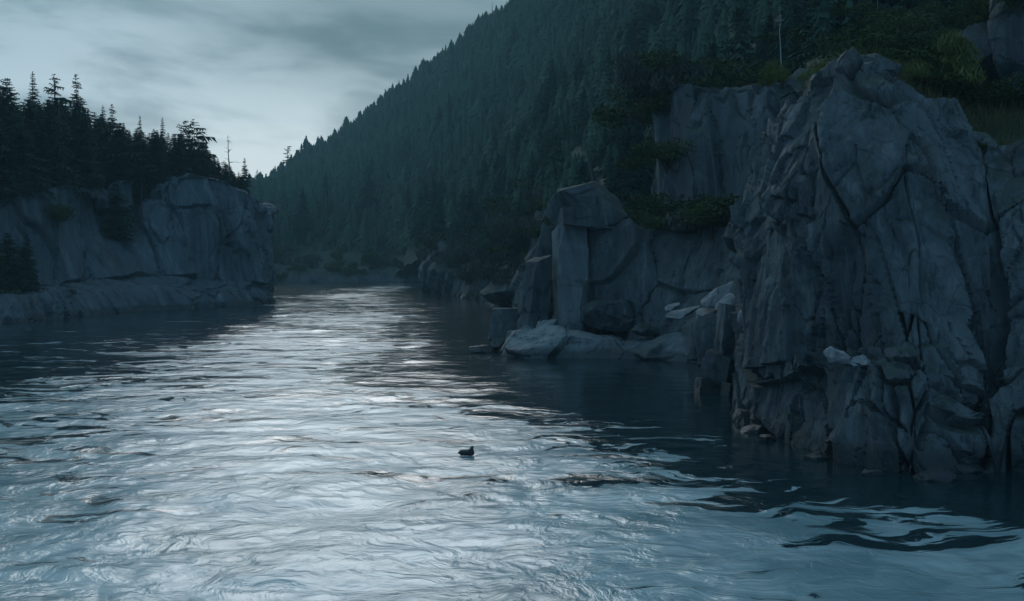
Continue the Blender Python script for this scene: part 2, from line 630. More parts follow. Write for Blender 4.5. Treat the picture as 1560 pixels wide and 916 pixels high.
def river():
    na, nr = 520, 760
    ang = np.linspace(R(-46), R(46), na)
    rad = 14.0 * (540.0 / 14.0) ** (np.linspace(0, 1, nr))
    A, Rr = np.meshgrid(ang, rad)
    X = Rr * np.sin(A)
    Y = Rr * np.cos(A) - 9.0
    P = np.stack([X.ravel(), Y.ravel(), np.zeros(X.size)], 1)
    x, y = P[:, 0], P[:, 1]
    # calmer water in the lee of the rocks on the right and along the left ledge, lively in the mid-river current
    edge_r = np.interp(y, [20, 25, 29.5, 34.6, 41.8, 47.3, 56, 69, 95, 143, 200], [15, 11.9, 9.2, 7.4, 5.2, 0.3, -2.4, -5.0, -6.2, -8.5, -18])
    wob = 1.3 * fbm(P * np.array([.13, .13, 1]), 3, 5)
    lee_r = .42 * smooth(-9.0, -2.0, x - edge_r + wob * 1.5) + .65 * smooth(-1.6, 1.4, x - edge_r + wob * 1.5)
    edge_l = np.interp(y, [20, 42, 53, 84, 125, 150, 170], [-30, -22, -22, -19, -27, -31, -36])
    lee_l = smooth(-6, 9, edge_l - x + wob * 4)
    patches = smooth(-0.25, 0.35, fbm(P * np.array([.07, .10, 1]), 4, 77))
    chop = (0.55 + 0.45 * patches) * (1 - 0.72 * lee_r ** 1.5) * (1 - 0.45 * lee_l)
    Q = P * np.array([0.75, 1.0, 1.0])
    wq = Q + 1.9 * np.stack([fbm(Q * .22, 3, 41), fbm(Q * .22, 3, 43), np.zeros(len(P))], 1)
    swell = 0.12 * fbm(wq * .30, 4, 3) + 0.075 * fbm(wq * .8, 4, 9)
    fade = 1 - smooth(150, 420, Rr.ravel())
    z = swell * chop * (0.3 + 0.7 * fade)
    ripple = 0.022 * fbm(wq * 1.9, 4, 23) * chop * (1 - smooth(30, 90, Rr.ravel()))
    P[:, 2] = z + ripple
    me = mesh_np('river', P, grid_faces(nr, na), True)
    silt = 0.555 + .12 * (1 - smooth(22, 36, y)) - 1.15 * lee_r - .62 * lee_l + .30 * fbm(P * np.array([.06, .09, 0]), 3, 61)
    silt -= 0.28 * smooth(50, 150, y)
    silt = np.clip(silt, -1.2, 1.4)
    for nm, v in (('silt', silt), ('chop', chop)):
        at_ = me.attributes.new(nm, 'FLOAT', 'POINT')
        at_.data.foreach_set('value', v.astype(np.float32))
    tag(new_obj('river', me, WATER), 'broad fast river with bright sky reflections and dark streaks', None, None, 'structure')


river()
gr = mesh_np('ground', [(-415, -55, -4), (695, -55, -4), (695, 895, -4), (-415, 895, -4)], [(0, 1, 2, 3)], False)
tag(new_obj('ground', gr, SOIL), kind='structure')

# ------------------------------------------------------------------ the rocks
def rows_net(*rows):
    return np.array([[p for p in r] for r in rows], float)


def foot(row, z, dy=0.0):
    return [(p[0], p[1] + dy, z) for p in row]


def shift(row, dy, dz, dx=0.0):
    return [(p[0] + dx, p[1] + dy, p[2] + dz) for p in row]


def pts(pxs, pys, Ys):
    return [at(a, b, c) for a, b, c in zip(pxs, pys, Ys)]


# --- the near cliff on the right
wY = [58, 48, 40.5, 35.8, 32.6, 30.4, 31.0, 31.8, 31.0, 30, 29]
wp = [1150, 1134, 1131, 1208, 1300, 1392, 1450, 1508, 1575, 1760, 2000]
r1 = [(wx(a, c), c, 0.0) for a, c in zip(wp, wY)]
yb = np.array(wY)
r2 = pts([1150, 1136, 1140, 1212, 1288, 1410, 1468, 1510, 1570, 1760, 2000], [480, 480, 585, 572, 545, 572, 640, 640, 560, 560, 560],
         yb + [.2, .2, .3, .4, .5, .9, .6, .4, .4, .4, .4])
r3 = pts([1152, 1138, 1140, 1212, 1288, 1405, 1462, 1512, 1570, 1760, 2000], [462, 462, 560, 552, 533, 556, 622, 622, 548, 548, 548],
         yb + [.4, .4, .6, .9, 1.9, 2.4, 2.3, 2.0, .8, .8, .8])
r4 = pts([1152, 1136, 1130, 1200, 1285, 1395, 1455, 1512, 1570, 1760, 2000], [335, 335, 350, 380, 390, 390, 420, 420, 400, 400, 400],
         yb + [.8, .8, 1.1, 1.6, 2.5, 2.9, 2.9, 2.7, 1.6, 1.6, 1.6])
r5 = pts([1165, 1158, 1152, 1205, 1292, 1380, 1430, 1495, 1570, 1760, 2000], [265, 262, 268, 250, 235, 245, 265, 300, 320, 330, 330],
         yb + [1.4, 1.4, 1.7, 2.4, 3.6, 4.2, 4.2, 4.0, 3.2, 3.2, 3.2])
r6 = pts([1195, 1195, 1192, 1228, 1306, 1368, 1412, 1482, 1565, 1760, 2000], [215, 205, 196, 128, 92, 140, 176, 205, 240, 260, 260],
         yb + [2, 2, 2.6, 3.6, 5.0, 5.4, 6.0, 6.4, 5.6, 5.6, 5.6])
r7 = shift(r6, 3.5, -0.2, 0.8)
r8 = shift(r6, 11, -1.5, 2.5)
net_right = rows_net(foot(r1, -2.2, -.5), r1, r2, r3, r4, r5, r6, r7, r8)


def disp_right(P, tv, tu, N):
    d = facets(P, N, (2.5, 2.5, 5.6), 0.30, 0.20, 0.45, 3, 0.10, lean=(0.16, 0.0), cw=0.075, lim=.9, band=(tv > 2).astype(int) + (tv > 3) + (tv > 6))
    shat = smooth(-.15, .15, fbm(P * np.array([.24, .24, .15]), 3, 6)) * (1 - .75 * (tv < 2.2))
    d += fracture(P, (1.5, 1.5, 15), 0.03, 0.06, 0.45, 18, 0.06, lean=(0.10, 0.0), cw=0.06) * (.25 + .75 * (tv < 3.5))
    d += fracture(P, (0.85, 0.85, 2.6), 0.13, 0.30, 0.20, 8, 0.10, lean=(0.13, 0.0), cw=0.06) * (.28 + .72 * shat)
    d += fracture(P, (0.36, 0.36, 0.75), 0.06, 0.13, 0.04, 15, 0.12, lean=(0.1, 0.0), cw=0.10) * (.40 + .60 * shat * smooth(-.15, .15, fbm(P * .5, 2, 7)))
    d += 0.020 * fbm(P * 2.5, 4, 22)
    return d * np.clip(1.1 - 0.12 * np.maximum(tv - 6, 0), .5, 1.1)


o, _ = rock_sheet('rock_cliff', net_right, 0.055, disp_right, ROCK)
tag(o, 'tall dark slate cliff with cracked slabs rising from the near right bank', 'cliff')

# --- upper wall behind it, set back in the trees
uY = [94, 82, 78, 76, 74, 72, 72]
u1 = pts([1000, 1012, 1050, 1100, 1150, 1215, 1260], [345] * 7, uY)
u2 = pts([1000, 1014, 1055, 1104, 1152, 1215, 1260], [255, 255, 262, 265, 268, 270, 270], np.array(uY) + .3)
u3 = pts([1004, 1018, 1060, 1108, 1156, 1215, 1260], [150, 140, 137, 137, 132, 122, 118], np.array(uY) + .9)
net_up = rows_net(shift(u1, -.4, -4), u1, u2, u3, shift(u3, 5, .1), shift(u3, 16, .5))


def disp_mid(P, tv, tu, N):
    d = facets(P, N, (2.6, 2.6, 8.0), 0.40, 0.25, 0.5, 31, 0.10, lean=(0.05, 0), cw=0.05, band=(tv > 3).astype(int))
    shat = smooth(-.12, .2, fbm(P * np.array([.2, .2, .12]), 3, 37))
    d += fracture(P, (1.0, 1.0, 2.6), 0.18, 0.32, 0.2, 33, 0.12, lean=(0.05, 0), cw=0.10) * (.25 + .75 * shat)
    return d + 0.05 * fbm(P * 1.6, 4, 36)


o, _ = rock_sheet('rock_outcrop', net_up, 0.13, disp_mid, ROCK_MID)
tag(o, 'columnar rock wall with a flat top among trees behind the near cliff', 'rock outcrop')

# --- middle outcrop standing behind the pale ledge
mY = np.array([100, 82, 77, 75, 74, 72, 68, 64, 60, 58])
mp = [846, 850, 856, 880, 930, 985, 1040, 1085, 1120, 1150]
m1 = [(wx(a, c), c, 0.2) for a, c in zip(mp, mY)]
m2 = pts([846, 850, 857, 882, 940, 990, 1045, 1088, 1120, 1150], [486, 486, 490, 492, 462, 462, 476, 470, 450, 440], mY + [0, 0, 0, 0, 0, .2, .9, 1.6, 2, 2])
m3 = pts([846, 850, 857, 884, 940, 995, 1050, 1090, 1122, 1150], [425, 425, 428, 432, 436, 440, 446, 440, 420, 415], mY + [.2, .2, .3, .3, .4, .9, 2.2, 3.6, 4.5, 5])
m4 = pts([849, 852, 858, 886, 945, 1000, 1055, 1095, 1124, 1150], [346, 345, 344, 345, 348, 352, 352, 350, 348, 345], mY + [.6, .6, .8, .8, 1.0, 1.8, 3.8, 6, 7.5, 8])
net_mid = rows_net(foot(m1, -2), m1, m2, m3, m4, shift(m4, 4, .2), shift(m4, 14, 1.0))


def disp_outcrop(P, tv, tu, N):
    d = facets(P, N, (4.5, 4.5, 5.0), 0.18, 0.12, 0.25, 38, 0.10, cw=0.03, lim=1.0, band=(tv > 4).astype(int))
    shat = smooth(-.1, .2, fbm(P * np.array([.2, .2, .2]), 3, 37))
    d += fracture(P, (1.0, 1.0, 1.9), 0.10, 0.22, 0.14, 39, 0.12, cw=0.10) * (.2 + .8 * shat)
    d += 0.04 * fbm(P * 1.6, 4, 36)
    cx, cy, cz = at(912, 509, 75.0)
    q = ((P[:, 0] - cx) / 1.35) ** 2 + ((P[:, 2] - cz) / 0.75) ** 2
    return d - 2.4 * np.exp(-q * q)


o, _ = rock_sheet('rock_outcrop', net_mid, 0.11, disp_outcrop, ROCK)
tag(o, 'square dark rock outcrop with a sheer left edge behind the pale low ledge', 'rock outcrop')

# --- low pale ledge at the waterline
lY = np.array([72, 70, 69, 68.6, 68.6, 68.2, 66.5, 65])
lp = [764, 772, 800, 850, 900, 960, 1020, 1075]
l1 = [(wx(a, c), c, 0.0) for a, c in zip(lp, lY)]
l2 = pts([768, 778, 806, 852, 902, 960, 1020, 1075], [528, 514, 505, 512, 518, 522, 524, 522], lY + [.3, .5, .8, .9, .9, .8, .8, .8])
l3 = pts([772, 784, 812, 856, 905, 962, 1020, 1075], [522, 507, 500, 506, 512, 517, 519, 517], lY + [1.5, 2, 2.6, 3, 3, 3, 3, 3])
l4 = [(p[0], p[1] + 6, p[2] - .6) for p in l3]
net_ledge = rows_net(foot(l1, -1.2), l1, l2, l3, l4)


def disp_ledge(P, tv, tu, N):
    d = facets(P, N, (3.4, 2.4, 2.2), 0.08, 0.14, 0.12, 51, 0.2, cw=0.04, lim=.4)
    d += fracture(P, (.7, .7, .5), 0.025, 0.07, 0.03, 52, 0.2, cw=0.12)
    return d + 0.03 * fbm(P * 2.5, 4, 54)


o, _ = rock_sheet('rock_ledge', net_ledge, 0.08, disp_ledge, LEDGE)
tag(o, 'long low pale rock ledge at the waterline below the square outcrop', 'rock ledge')

# --- far buttress and shelf on the right bank
fY = np.array([262, 236, 220, 206, 196, 178, 160, 140, 120, 105])
fp = [648, 652, 656, 668, 690, 722, 755, 790, 830, 870]
f1 = [(wx(a, c), c, 0.0) for a, c in zip(fp, fY)]
f2 = pts([648, 652, 657, 669, 690, 715, 750, 790, 830, 870], [412, 412, 410, 412, 438, 444, 450, 440, 425, 420], fY + [0, 0, 0, 1, 3, 6, 6, 4, 3, 3])
f3 = pts([650, 654, 660, 674, 695, 722, 755, 795, 832, 870], [385, 385, 380, 372, 400, 418, 425, 412, 400, 400], fY + [1, 1, 1, 2, 8, 14, 14, 10, 6, 6])
f4 = pts([652, 658, 665, 682, 705, 735, 770, 802, 835, 870], [396, 390, 380, 378, 386, 400, 405, 396, 385, 380], fY + [2, 2, 3, 5, 13, 22, 24, 18, 10, 10])
net_far = rows_net(foot(f1, -2), f1, f2, f3, f4, shift(f4, 12, 2), shift(f4, 40, 8))


def disp_far(P, tv, tu, N):
    d = facets(P, N, (6, 6, 10), 0.8, 0.25, 0.6, 61, 0.1, cw=0.05, lim=2.5)
    d += fracture(P, (2.2, 2.2, 3.6), 0.35, 0.6, 0.25, 62, 0.12, cw=0.12)
    return d + 0.10 * fbm(P * .8, 4, 64)


o, _ = rock_sheet('rock_buttress', net_far, 0.35, lambda P, a, b, N: .6 * disp_far(P, a, b, N), ROCK_MID)
tag(o, 'far dark rock buttress beside the river bend with a low shelf of stones', 'rock buttress')

# --- low rock bank closing the far end of the river
gY = np.array([330, 332, 330, 326, 322, 318, 310, 300])
gp = [250, 340, 410, 470, 530, 590, 650, 720]
g1 = [(wx(a, c), c, 0.0) for a, c in zip(gp, gY)]
g2 = pts(gp, [414, 412, 410, 414, 416, 412, 406, 400], gY + 4)
g3 = pts(gp, [400, 398, 396, 402, 406, 400, 394, 388], gY + 14)
net_bank = rows_net(foot(g1, -2), g1, g2, g3, shift(g3, 30, 6))
o, _ = rock_sheet('rock_ledge', net_bank, 0.8, lambda P, a, b, N: .55 * disp_far(P, a, b, N), ROCK_MID)
tag(o, 'low grey rock shelf across the far end of the river', 'rock ledge')

# --- the left cliff with its shelf
cY = np.array([98, 102, 107, 115, 124, 131, 134, 140, 148, 158, 166, 200, 260])
cp = [-300, -130, 0, 62, 130, 182, 202, 262, 330, 392, 413, 411, 396]
c1 = [(wx(a, c), c, 0.0) for a, c in zip(cp, cY)]
c2 = pts([-300, -130, 0, 62, 130, 182, 204, 264, 332, 392, 412, 412, 398], [455, 455, 452, 450, 446, 440, 440, 440, 444, 445, 447, 444, 430],
         cY + [3, 3, 3, 3, 3, 3, 3, 3, 3, 2, 1, .5, 0])
c3 = pts([-300, -130, 0, 60, 130, 184, 206, 266, 334, 392, 412, 412, 398], [436, 436, 436, 436, 428, 424, 424, 424, 428, 432, 438, 432, 422],
         cY + [10, 10, 10, 10, 10, 10, 10, 9, 8, 4, 2, 1, 0])
c4 = pts([-300, -130, -10, 58, 130, 186, 210, 268, 336, 390, 411, 412, 398], [370, 370, 370, 360, 355, 360, 372, 350, 350, 365, 385, 385, 385],
         cY + [11, 11, 11, 11, 11, 12, 13, 10, 9, 5, 3, 1.4, 0.5])
c5 = pts([-300, -130, -10, 56, 128, 180, 192, 262, 334, 384, 408, 411, 398], [310, 310, 308, 294, 286, 296, 300, 272, 277, 298, 326, 330, 330],
         cY + [12.5, 12.5, 13, 12.5, 12.5, 14, 16, 12, 11, 7, 5, 3, 2])
net_left = rows_net(foot(c1, -2), c1, c2, c3, c4, c5, shift(c5, 5, .2, -1), shift(c5, 22, .5, -5))


def disp_left(P, tv, tu, N):
    low = np.clip((2.9 - tv) / .8, 0, 1)
    nx, ny, _z = at(188, 340, 146)
    notch = -2.8 * np.exp(-(((P[:, 0] - nx) / 1.3) ** 2)) * np.clip((tv - 3) / 1.2, 0, 1)
    d = notch + facets(P, N, (6.5, 6.5, 12), 0.45, 0.10, 0.7, 71, 0.08, cw=0.05, lim=1.1, band=(tv > 2).astype(int) + (tv > 3) + (tv > 5)) * (1 - .4 * low)
    shat = smooth(-.12, .2, fbm(P * np.array([.10, .10, .08]), 3, 76))
    d += fracture(P, (1.9, 1.9, 8.0), 0.22, 0.4, 0.45, 72, 0.08, cw=0.10) * (.3 + .7 * shat) * (1 - .6 * low)
    d += fracture(P, (1.0, 1.0, 1.6), 0.10, 0.25, 0.05, 77, 0.10, cw=0.2) * (.2 + .8 * shat)
    return d + 0.06 * fbm(P * 1.1, 4, 74)


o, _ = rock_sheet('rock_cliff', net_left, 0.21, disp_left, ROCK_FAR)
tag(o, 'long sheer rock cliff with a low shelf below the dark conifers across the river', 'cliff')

# --- single stones
def stone(name, px, py, Y, size, mat, seed, label, cat, **kw):
    o = boulder(name, at(px, py, Y), size, mat, seed, **kw)
    return tag(o, label, cat)


stone('boulder', 889, 308, 76.5, (3.2, 2.6, 1.55), ROCK, 101, 'wedge shaped cap rock on top of the square outcrop, its left end jutting out', 'rock', rot=(0, 13, 10), sub=6, planes=12, fr=.035)
stone('boulder', 900, 334, 76.2, (3.0, 2.6, 0.85), ROCK, 123, 'flat slab of rock under the wedge shaped cap on the square outcrop', 'rock', rot=(0, 5, 4), sub=6, planes=9, fr=.02, boxy=True)
stone('rock_pillar', 815, 452, 76, (1.05, 1.2, 3.7), ROCK_MID, 102, 'upright rock pillar left of the square outcrop', 'rock', rot=(2, 4, 24), planes=18, boxy=True, fr=.05, sub=6)
stone('rock_pillar', 869, 434, 75.9, (1.35, 1.7, 5.6), LEDGE, 122, 'sheer column on the left edge of the square outcrop, coloured pale for its lit face', 'rock', rot=(0, -1, 12), planes=14, sub=6, fr=.022, rough=.012, boxy=True)  # lit left face of the outcrop, its brightness put into the paler rock colour
stone('rock_pillar', 838, 420, 84, (1.0, 1.1, 4.2), ROCK_MID, 121, 'narrow dark rock spire between the pillar and the square outcrop', 'rock', rot=(0, 3, 50), planes=14)
stone('boulder', 774, 494, 79, (1.75, 1.5, 1.7), ROCK_MID, 103, 'blocky dark boulder in the water left of the rock pillar', 'boulder', planes=9, boxy=True, fr=.03)
stone('boulder', 736, 532, 73, (.75, .55, .38), ROCK_MID, 104, 'low flat stone awash off the end of the pale ledge', 'boulder')
stone('boulder', 756, 526, 74.5, (.45, .5, .5), ROCK_MID, 105, 'small square stone against the end of the pale ledge', 'boulder')
stone('boulder', 835, 498, 73.5, (.9, .9, .6), LEDGE, 106, 'grey stone on the pale ledge at the foot of the pillar', 'boulder')
stone('boulder', 942, 482, 73.5, (1.9, 1.0, 1.05), ROCK_MID, 107, 'broad blunt boulder roofing the dark hollow above the pale ledge', 'boulder', rot=(0, 6, 0), sub=6)
stone('boulder', 985, 502, 71.0, (1.0, .8, .5), ROCK_MID, 108, 'low rounded boulder right of the dark hollow', 'boulder')
stone('boulder', 782, 448, 150, (5.0, 3.5, 2.6), ROCK_MID, 109, 'dark humped rock at the water behind the blocky boulder', 'boulder', rot=(0, 14, 0))
# broken blocks at the foot of the near cliff
for i, (px, py, Y, sz, lab) in enumerate([
    (1086, 590, 51.0, (0.98, 0.85, 0.67), 'flat block at the waterline at the left foot of the near cliff'),
    (1114, 598, 49.5, (0.49, 0.49, 0.51), 'small cube of rock at the waterline tight against the near cliff'),
    (1102, 560, 51.0, (1.16, 1.10, 0.92), 'wedge block on top of the flat block at the foot of the near cliff'),
    (1088, 524, 53.5, (1.16, 1.22, 1.77), 'tall cracked block under the pale slabs beside the near cliff'),
    (1116, 512, 51.0, (0.79, 0.98, 2.07), 'narrow leaning block wedged between tall cracked block and near cliff'),
    (1070, 520, 57.0, (0.85, 1.10, 1.34), 'dull block behind the tall cracked block under the pale slabs')]):
    stone('boulder', px, py, Y, sz, ROCK, 130 + i, lab, 'boulder', planes=9, boxy=True, fr=.04, sub=5, rot=(10 * (i % 3) - 8, 12 * (i % 2), 25 * i))
# pale fallen slabs
for i, (px, py, Y, sz, rot, lab) in enumerate([
    (1094, 448, 55.0, (.78, .55, .26), (24, -38, 12), 'largest pale slab, steeply tipped at the top of the slab pile'),
    (1104, 462, 54.0, (.55, .45, .16), (28, -48, -8), 'pale slab leaning on the cliff just below the largest slab'),
    (1082, 476, 55.0, (.62, .5, .15), (22, -14, 20), 'pale slab lying nearly flat in the middle of the slab pile'),
    (1070, 487, 55.0, (.42, .42, .14), (26, 10, 44), 'small pale slab at the bottom left of the slab pile'),
    (1100, 481, 53.5, (.36, .4, .13), (24, -20, -30), 'small pale slab at the bottom of the pile against the cliff'),
    (1040, 478, 61.0, (.85, .5, .15), (24, -22, 10), 'long pale slab lying apart to the left of the slab pile'),
    (1024, 467, 63.0, (.48, .4, .14), (22, -12, -14), 'short pale slab above and left of the long slab'),
    (1143, 486, 41.0, (.36, .30, .42), (10, 20, 0), 'pale chipped wedge stuck on the left edge of the near cliff')]):
    stone('rock_slab', px, py, Y, sz, PALE, 150 + i, lab, 'rock slab', planes=9, sub=4, rot=rot, rough=0.03, fr=.04)
# the crumbled pale rim of the ledge half way up the near cliff
for i, (px, py, Y, sz, lab) in enumerate([
    (1276, 543, 33.6, (.50, .42, .26), 'pale crumbled block on the lip of the near cliff ledge'),
    (1312, 552, 33.5, (.42, .45, .28), 'pale rough block right of the ledge lip on the near cliff'),
    (1345, 560, 32.8, (.55, .5, .33), 'grey broken lump on the near cliff ledge'),
    (1395, 582, 32.2, (.42, .4, .36), 'pointed lump at the right end of the near cliff ledge')]):
    stone('boulder', px, py, Y, sz, (PALE if i < 2 else ROCK), 170 + i, lab, 'boulder', planes=22, rough=.09, rot=(0, 6, 20 * i))
for i, (px, Y, sz) in enumerate([(1150, 38.6, .34), (1172, 37.0, .26), (1246, 33.4, .30), (1330, 30.9, .24), (1424, 30.3, .42), (1448, 30.6, .30), (1480, 31.6, .5), (1520, 32.2, .36)]):
    x = wx(px, Y)
    tag(boulder('boulder', (x, Y, .02), (sz * 1.3, sz, sz * .62), ROCK, 190 + i, planes=10, sub=4), 'small wet stone awash along the foot of the near cliff', 'boulder', 'wet stones along the near cliff foot')
# boulders on the bank above the near cliff
stone('boulder', 1322, 112, 42, (1.05, .9, 1.0), ROCK, 181, 'blunt rock knob crowning the near cliff', 'boulder', sub=6, planes=12)
stone('boulder', 1490, 86, 47, (1.75, 1.5, 1.75), ROCK_MID, 182, 'large dark boulder above the bank in the upper right', 'boulder', sub=6, planes=11)
stone('boulder', 1558, 72, 46, (1.3, 1.4, 2.1), ROCK_MID, 183, 'dark rock face beside the large boulder at the upper right edge', 'boulder', sub=6, planes=11)
stone('boulder', 1240, 128, 47, (1.3, 1.2, 1.0), ROCK_MID, 184, 'grassy rounded rock left of the knob on the near cliff', 'boulder', sub=5)

# ------------------------------------------------------------------ terrain behind
def terrain(name, net, res, amp, mat, seed, label):
    G, tv, tu = sheet(net, res)
    P = G.reshape(-1, 3).copy()
    P[:, 2] += amp * fbm(P / 22.0, 4, seed) + amp * .25 * fbm(P / 4.0, 3, seed + 1)
    me = mesh_np(name, P, grid_faces(len(tv), len(tu)), True)
    return tag(new_obj(name, me, mat), label, None, None, 'structure')


# left bank behind the cliff
tl = [-420, -250, -120, 0, 60, 120, 180, 240, 300, 350, 385, 405]
tY = np.interp(tl, cp[:11], cY[:11]) + 20
t0 = pts(tl, [330, 325, 320, 316, 304, 300, 306, 294, 288, 300, 320, 345], tY)
t1 = pts(tl, [250, 250, 250, 252, 255, 258, 264, 268, 272, 285, 308, 335], tY + 14)
t2 = pts(tl, [190, 200, 205, 212, 222, 232, 242, 250, 258, 274, 300, 330], tY + 34)
t3 = pts(tl, [200, 208, 214, 222, 232, 242, 252, 260, 268, 284, 310, 338], tY + 70)
net_tl = rows_net(shift(t0, -2, -6), t0, t1, t2, t3)
terrain('riverbank', net_tl, 1.6, 0.7, SOIL, 201, 'mossy wooded bank above the far cliff')

# the long hillside
hp = [180, 300, 385, 430, 480, 540, 600, 660, 720, 780, 860, 960, 1080, 1200, 1330, 1480, 1650, 1900]
hY0 = np.array([350, 350, 348, 346, 342, 336, 330, 268, 222, 185, 124, 100, 86, 76, 66, 58, 54, 52])
hz0 = np.array([404, 402, 398, 400, 404, 402, 396, 360, 380, 384, 360, 338, 330, 200, 150, 190, 190, 190])
h0 = pts(hp, hz0, hY0)
h1 = pts(hp, [372, 362, 350, 348, 346, 340, 334, 318, 330, 334, 310, 262, 225, 130, 95, 110, 90, 90], hY0 + [40, 40, 40, 40, 40, 40, 40, 50, 40, 34, 26, 18, 16, 14, 10, 6, 6, 6])
h2 = pts(hp, [342, 334, 325, 316, 306, 292, 280, 262, 255, 250, 225, 175, 130, 60, 20, 0, -30, -40], hY0 + [120, 120, 120, 120, 120, 120, 118, 120, 110, 100, 84, 66, 52, 46, 38, 30, 26, 26])
h3 = pts(hp, [318, 312, 306, 292, 272, 244, 216, 188, 160, 134, 90, 30, -40, -110, -150, -170, -200, -220], hY0 + [240, 240, 240, 240, 240, 236, 230, 250, 240, 230, 205, 165, 130, 120, 110, 100, 90, 90])
h4 = pts(hp, [312, 306, 298, 278, 240, 198, 154, 112, 62, 10, -60, -150, -240, -300, -340, -360, -380, -400], hY0 + [340, 340, 340, 340, 335, 330, 322, 360, 372, 380, 360, 310, 260, 230, 210, 200, 190, 190])
h5 = [(p[0] + 20, p[1] + 70, p[2] - 4) for p in h4]
h6 = [(p[0] + 40, p[1] + 140, p[2] - 40) for p in h4]
net_hill = rows_net(shift(h0, -8, -5), h0, h1, h2, h3, h4, h5, h6)
terrain('hill', net_hill, 5.0, 2.0, HILLM, 211, 'steep forested hillside rising from the far bank to the upper right')

# grassy bank directly behind the near cliff
bp_ = [1228, 1306, 1368, 1412, 1482, 1565, 1760, 2000]
k_ = np.array([q[1] for q in r6[3:]])
b0 = shift(r6[3:], 2.5, -.5, .5)
b1 = pts(bp_, [124, 100, 134, 160, 185, 205, 220, 220], k_ + 6.0)
b2 = pts(bp_, [116, 92, 104, 115, 128, 138, 145, 145], k_ + 12.0)
b3 = pts(bp_, [105, 75, 70, 66, 64, 60, 55, 55], k_ + 21.0)
b4 = pts(bp_, [95, 50, 35, 22, 12, 2, 0, 0], k_ + 37.0)
net_bk = rows_net(shift(b0, -2, -2.5), b0, b1, b2, b3, b4)
terrain('riverbank', net_bk, 0.45, 0.35, SOIL, 221, 'mossy sloping bank behind the near cliff')


# ------------------------------------------------------------------ trees
def tube_np(path, radii, sides=7):
    V, Fc = [], []
    path = [Vector(p) for p in path]
    for i, p in enumerate(path):
        d = (path[min(i + 1, len(path) - 1)] - path[max(i - 1, 0)]).normalized()
        a = d.orthogonal().normalized()
        b = d.cross(a)
        for k in range(sides):
            t = 2 * math.pi * k / sides
            V.append(p + (a * math.cos(t) + b * math.sin(t)) * radii[i])
    for i in range(len(path) - 1):
        for k in range(sides):
            k2 = (k + 1) % sides
            Fc.append((i * sides + k, i * sides + k2, (i + 1) * sides + k2, (i + 1) * sides + k))
    return [tuple(v) for v in V], Fc


def conifer_mesh(seed, whorls, per, segs, radius=0.17, bare=0.12, shape=0.85, ragged=0.45, droop=0.3, fine=1.0):
    """a unit-height conifer crown of drooping needle sprays; triangles only"""
    r = random.Random(seed)
    V, T = [], []
    lean = (r.uniform(-.02, .02), r.uniform(-.02, .02))
    gaps = [r.uniform(.2, .95) for _ in range(3)]
    side = r.uniform(0, 6.28)
    for wv in range(whorls):
        t = bare + (0.985 - bare) * (wv + r.uniform(-.35, .35)) / (whorls - 1)
        t = min(max(t, bare), .985)
        rel = (t - bare) / (1 - bare)
        L0 = radius * (1 - rel) ** shape * (0.75 + 0.25 * min(1, rel * 6)) + 0.010
        for g in gaps:
            if abs(t - g) < .022:
                L0 *= 0.45
        for b in range(per):
            az = r.uniform(0, 2 * math.pi)
            L = L0 * (1 - ragged + ragged * 1.35 * r.random()) * (1 + .22 * math.cos(az - side))
            if r.random() < .06:
                L *= 1.3
            ca, sa = math.cos(az), math.sin(az)
            rise = r.uniform(-.05, .18) * (0.3 + rel)
            pts_ = []
            for s in range(segs + 1):
                q = s / segs
                rr = L * q
                zz = t + L * (rise * q * 2 - droop * (1.1 - rel) * q * q) + r.uniform(-.004, .004)
                pts_.append((lean[0] * t + ca * rr, lean[1] * t + sa * rr, zz))
            for s in range(segs):
                a, c = pts_[s], pts_[s + 1]
                wd = L * (0.50 - 0.28 * s / segs) * r.uniform(.7, 1.3) * fine
                for sg in (-1, 1):
                    tip = (c[0] - sa * wd * sg + ca * wd * .2, c[1] + ca * wd * sg + sa * wd * .2, c[2] - wd * r.uniform(.3, 1.1))
                    n = len(V)
                    V += [a, c, tip]
                    T.append((n, n + 1, n + 2))
            n = len(V)
            a, c = pts_[-2], pts_[-1]
            V += [(a[0] - sa * L * .06, a[1] + ca * L * .06, a[2]), (a[0] + sa * L * .06, a[1] - ca * L * .06, a[2] - .01),
                  (c[0] + ca * L * .16, c[1] + sa * L * .16, c[2] - L * .05)]
            T.append((n, n + 1, n + 2))
    n = len(V)
    V += [(lean[0] - .006, lean[1], .955), (lean[0] + .006, lean[1], .955), (lean[0], lean[1], 1.0)]
    T.append((n, n + 1, n + 2))
    return np.array(V), np.array(T), lean


def conifer_proto(seed, whorls, per, segs, needles, **kw):
    V, T, lean = conifer_mesh(seed, whorls, per, segs, **kw)
    crown = mesh_np('crown', V, T, False)
    crown.materials.append(needles)
    tv, tf = tube_np([(lean[0] * t, lean[1] * t, t) for t in (-.06, 0.0, .3, .6, .97)], [.017, .014, .010, .006, .0015])
    trunk = mesh_np('trunk', tv, tf, True)
    trunk.materials.append(BARK)
    return crown, trunk


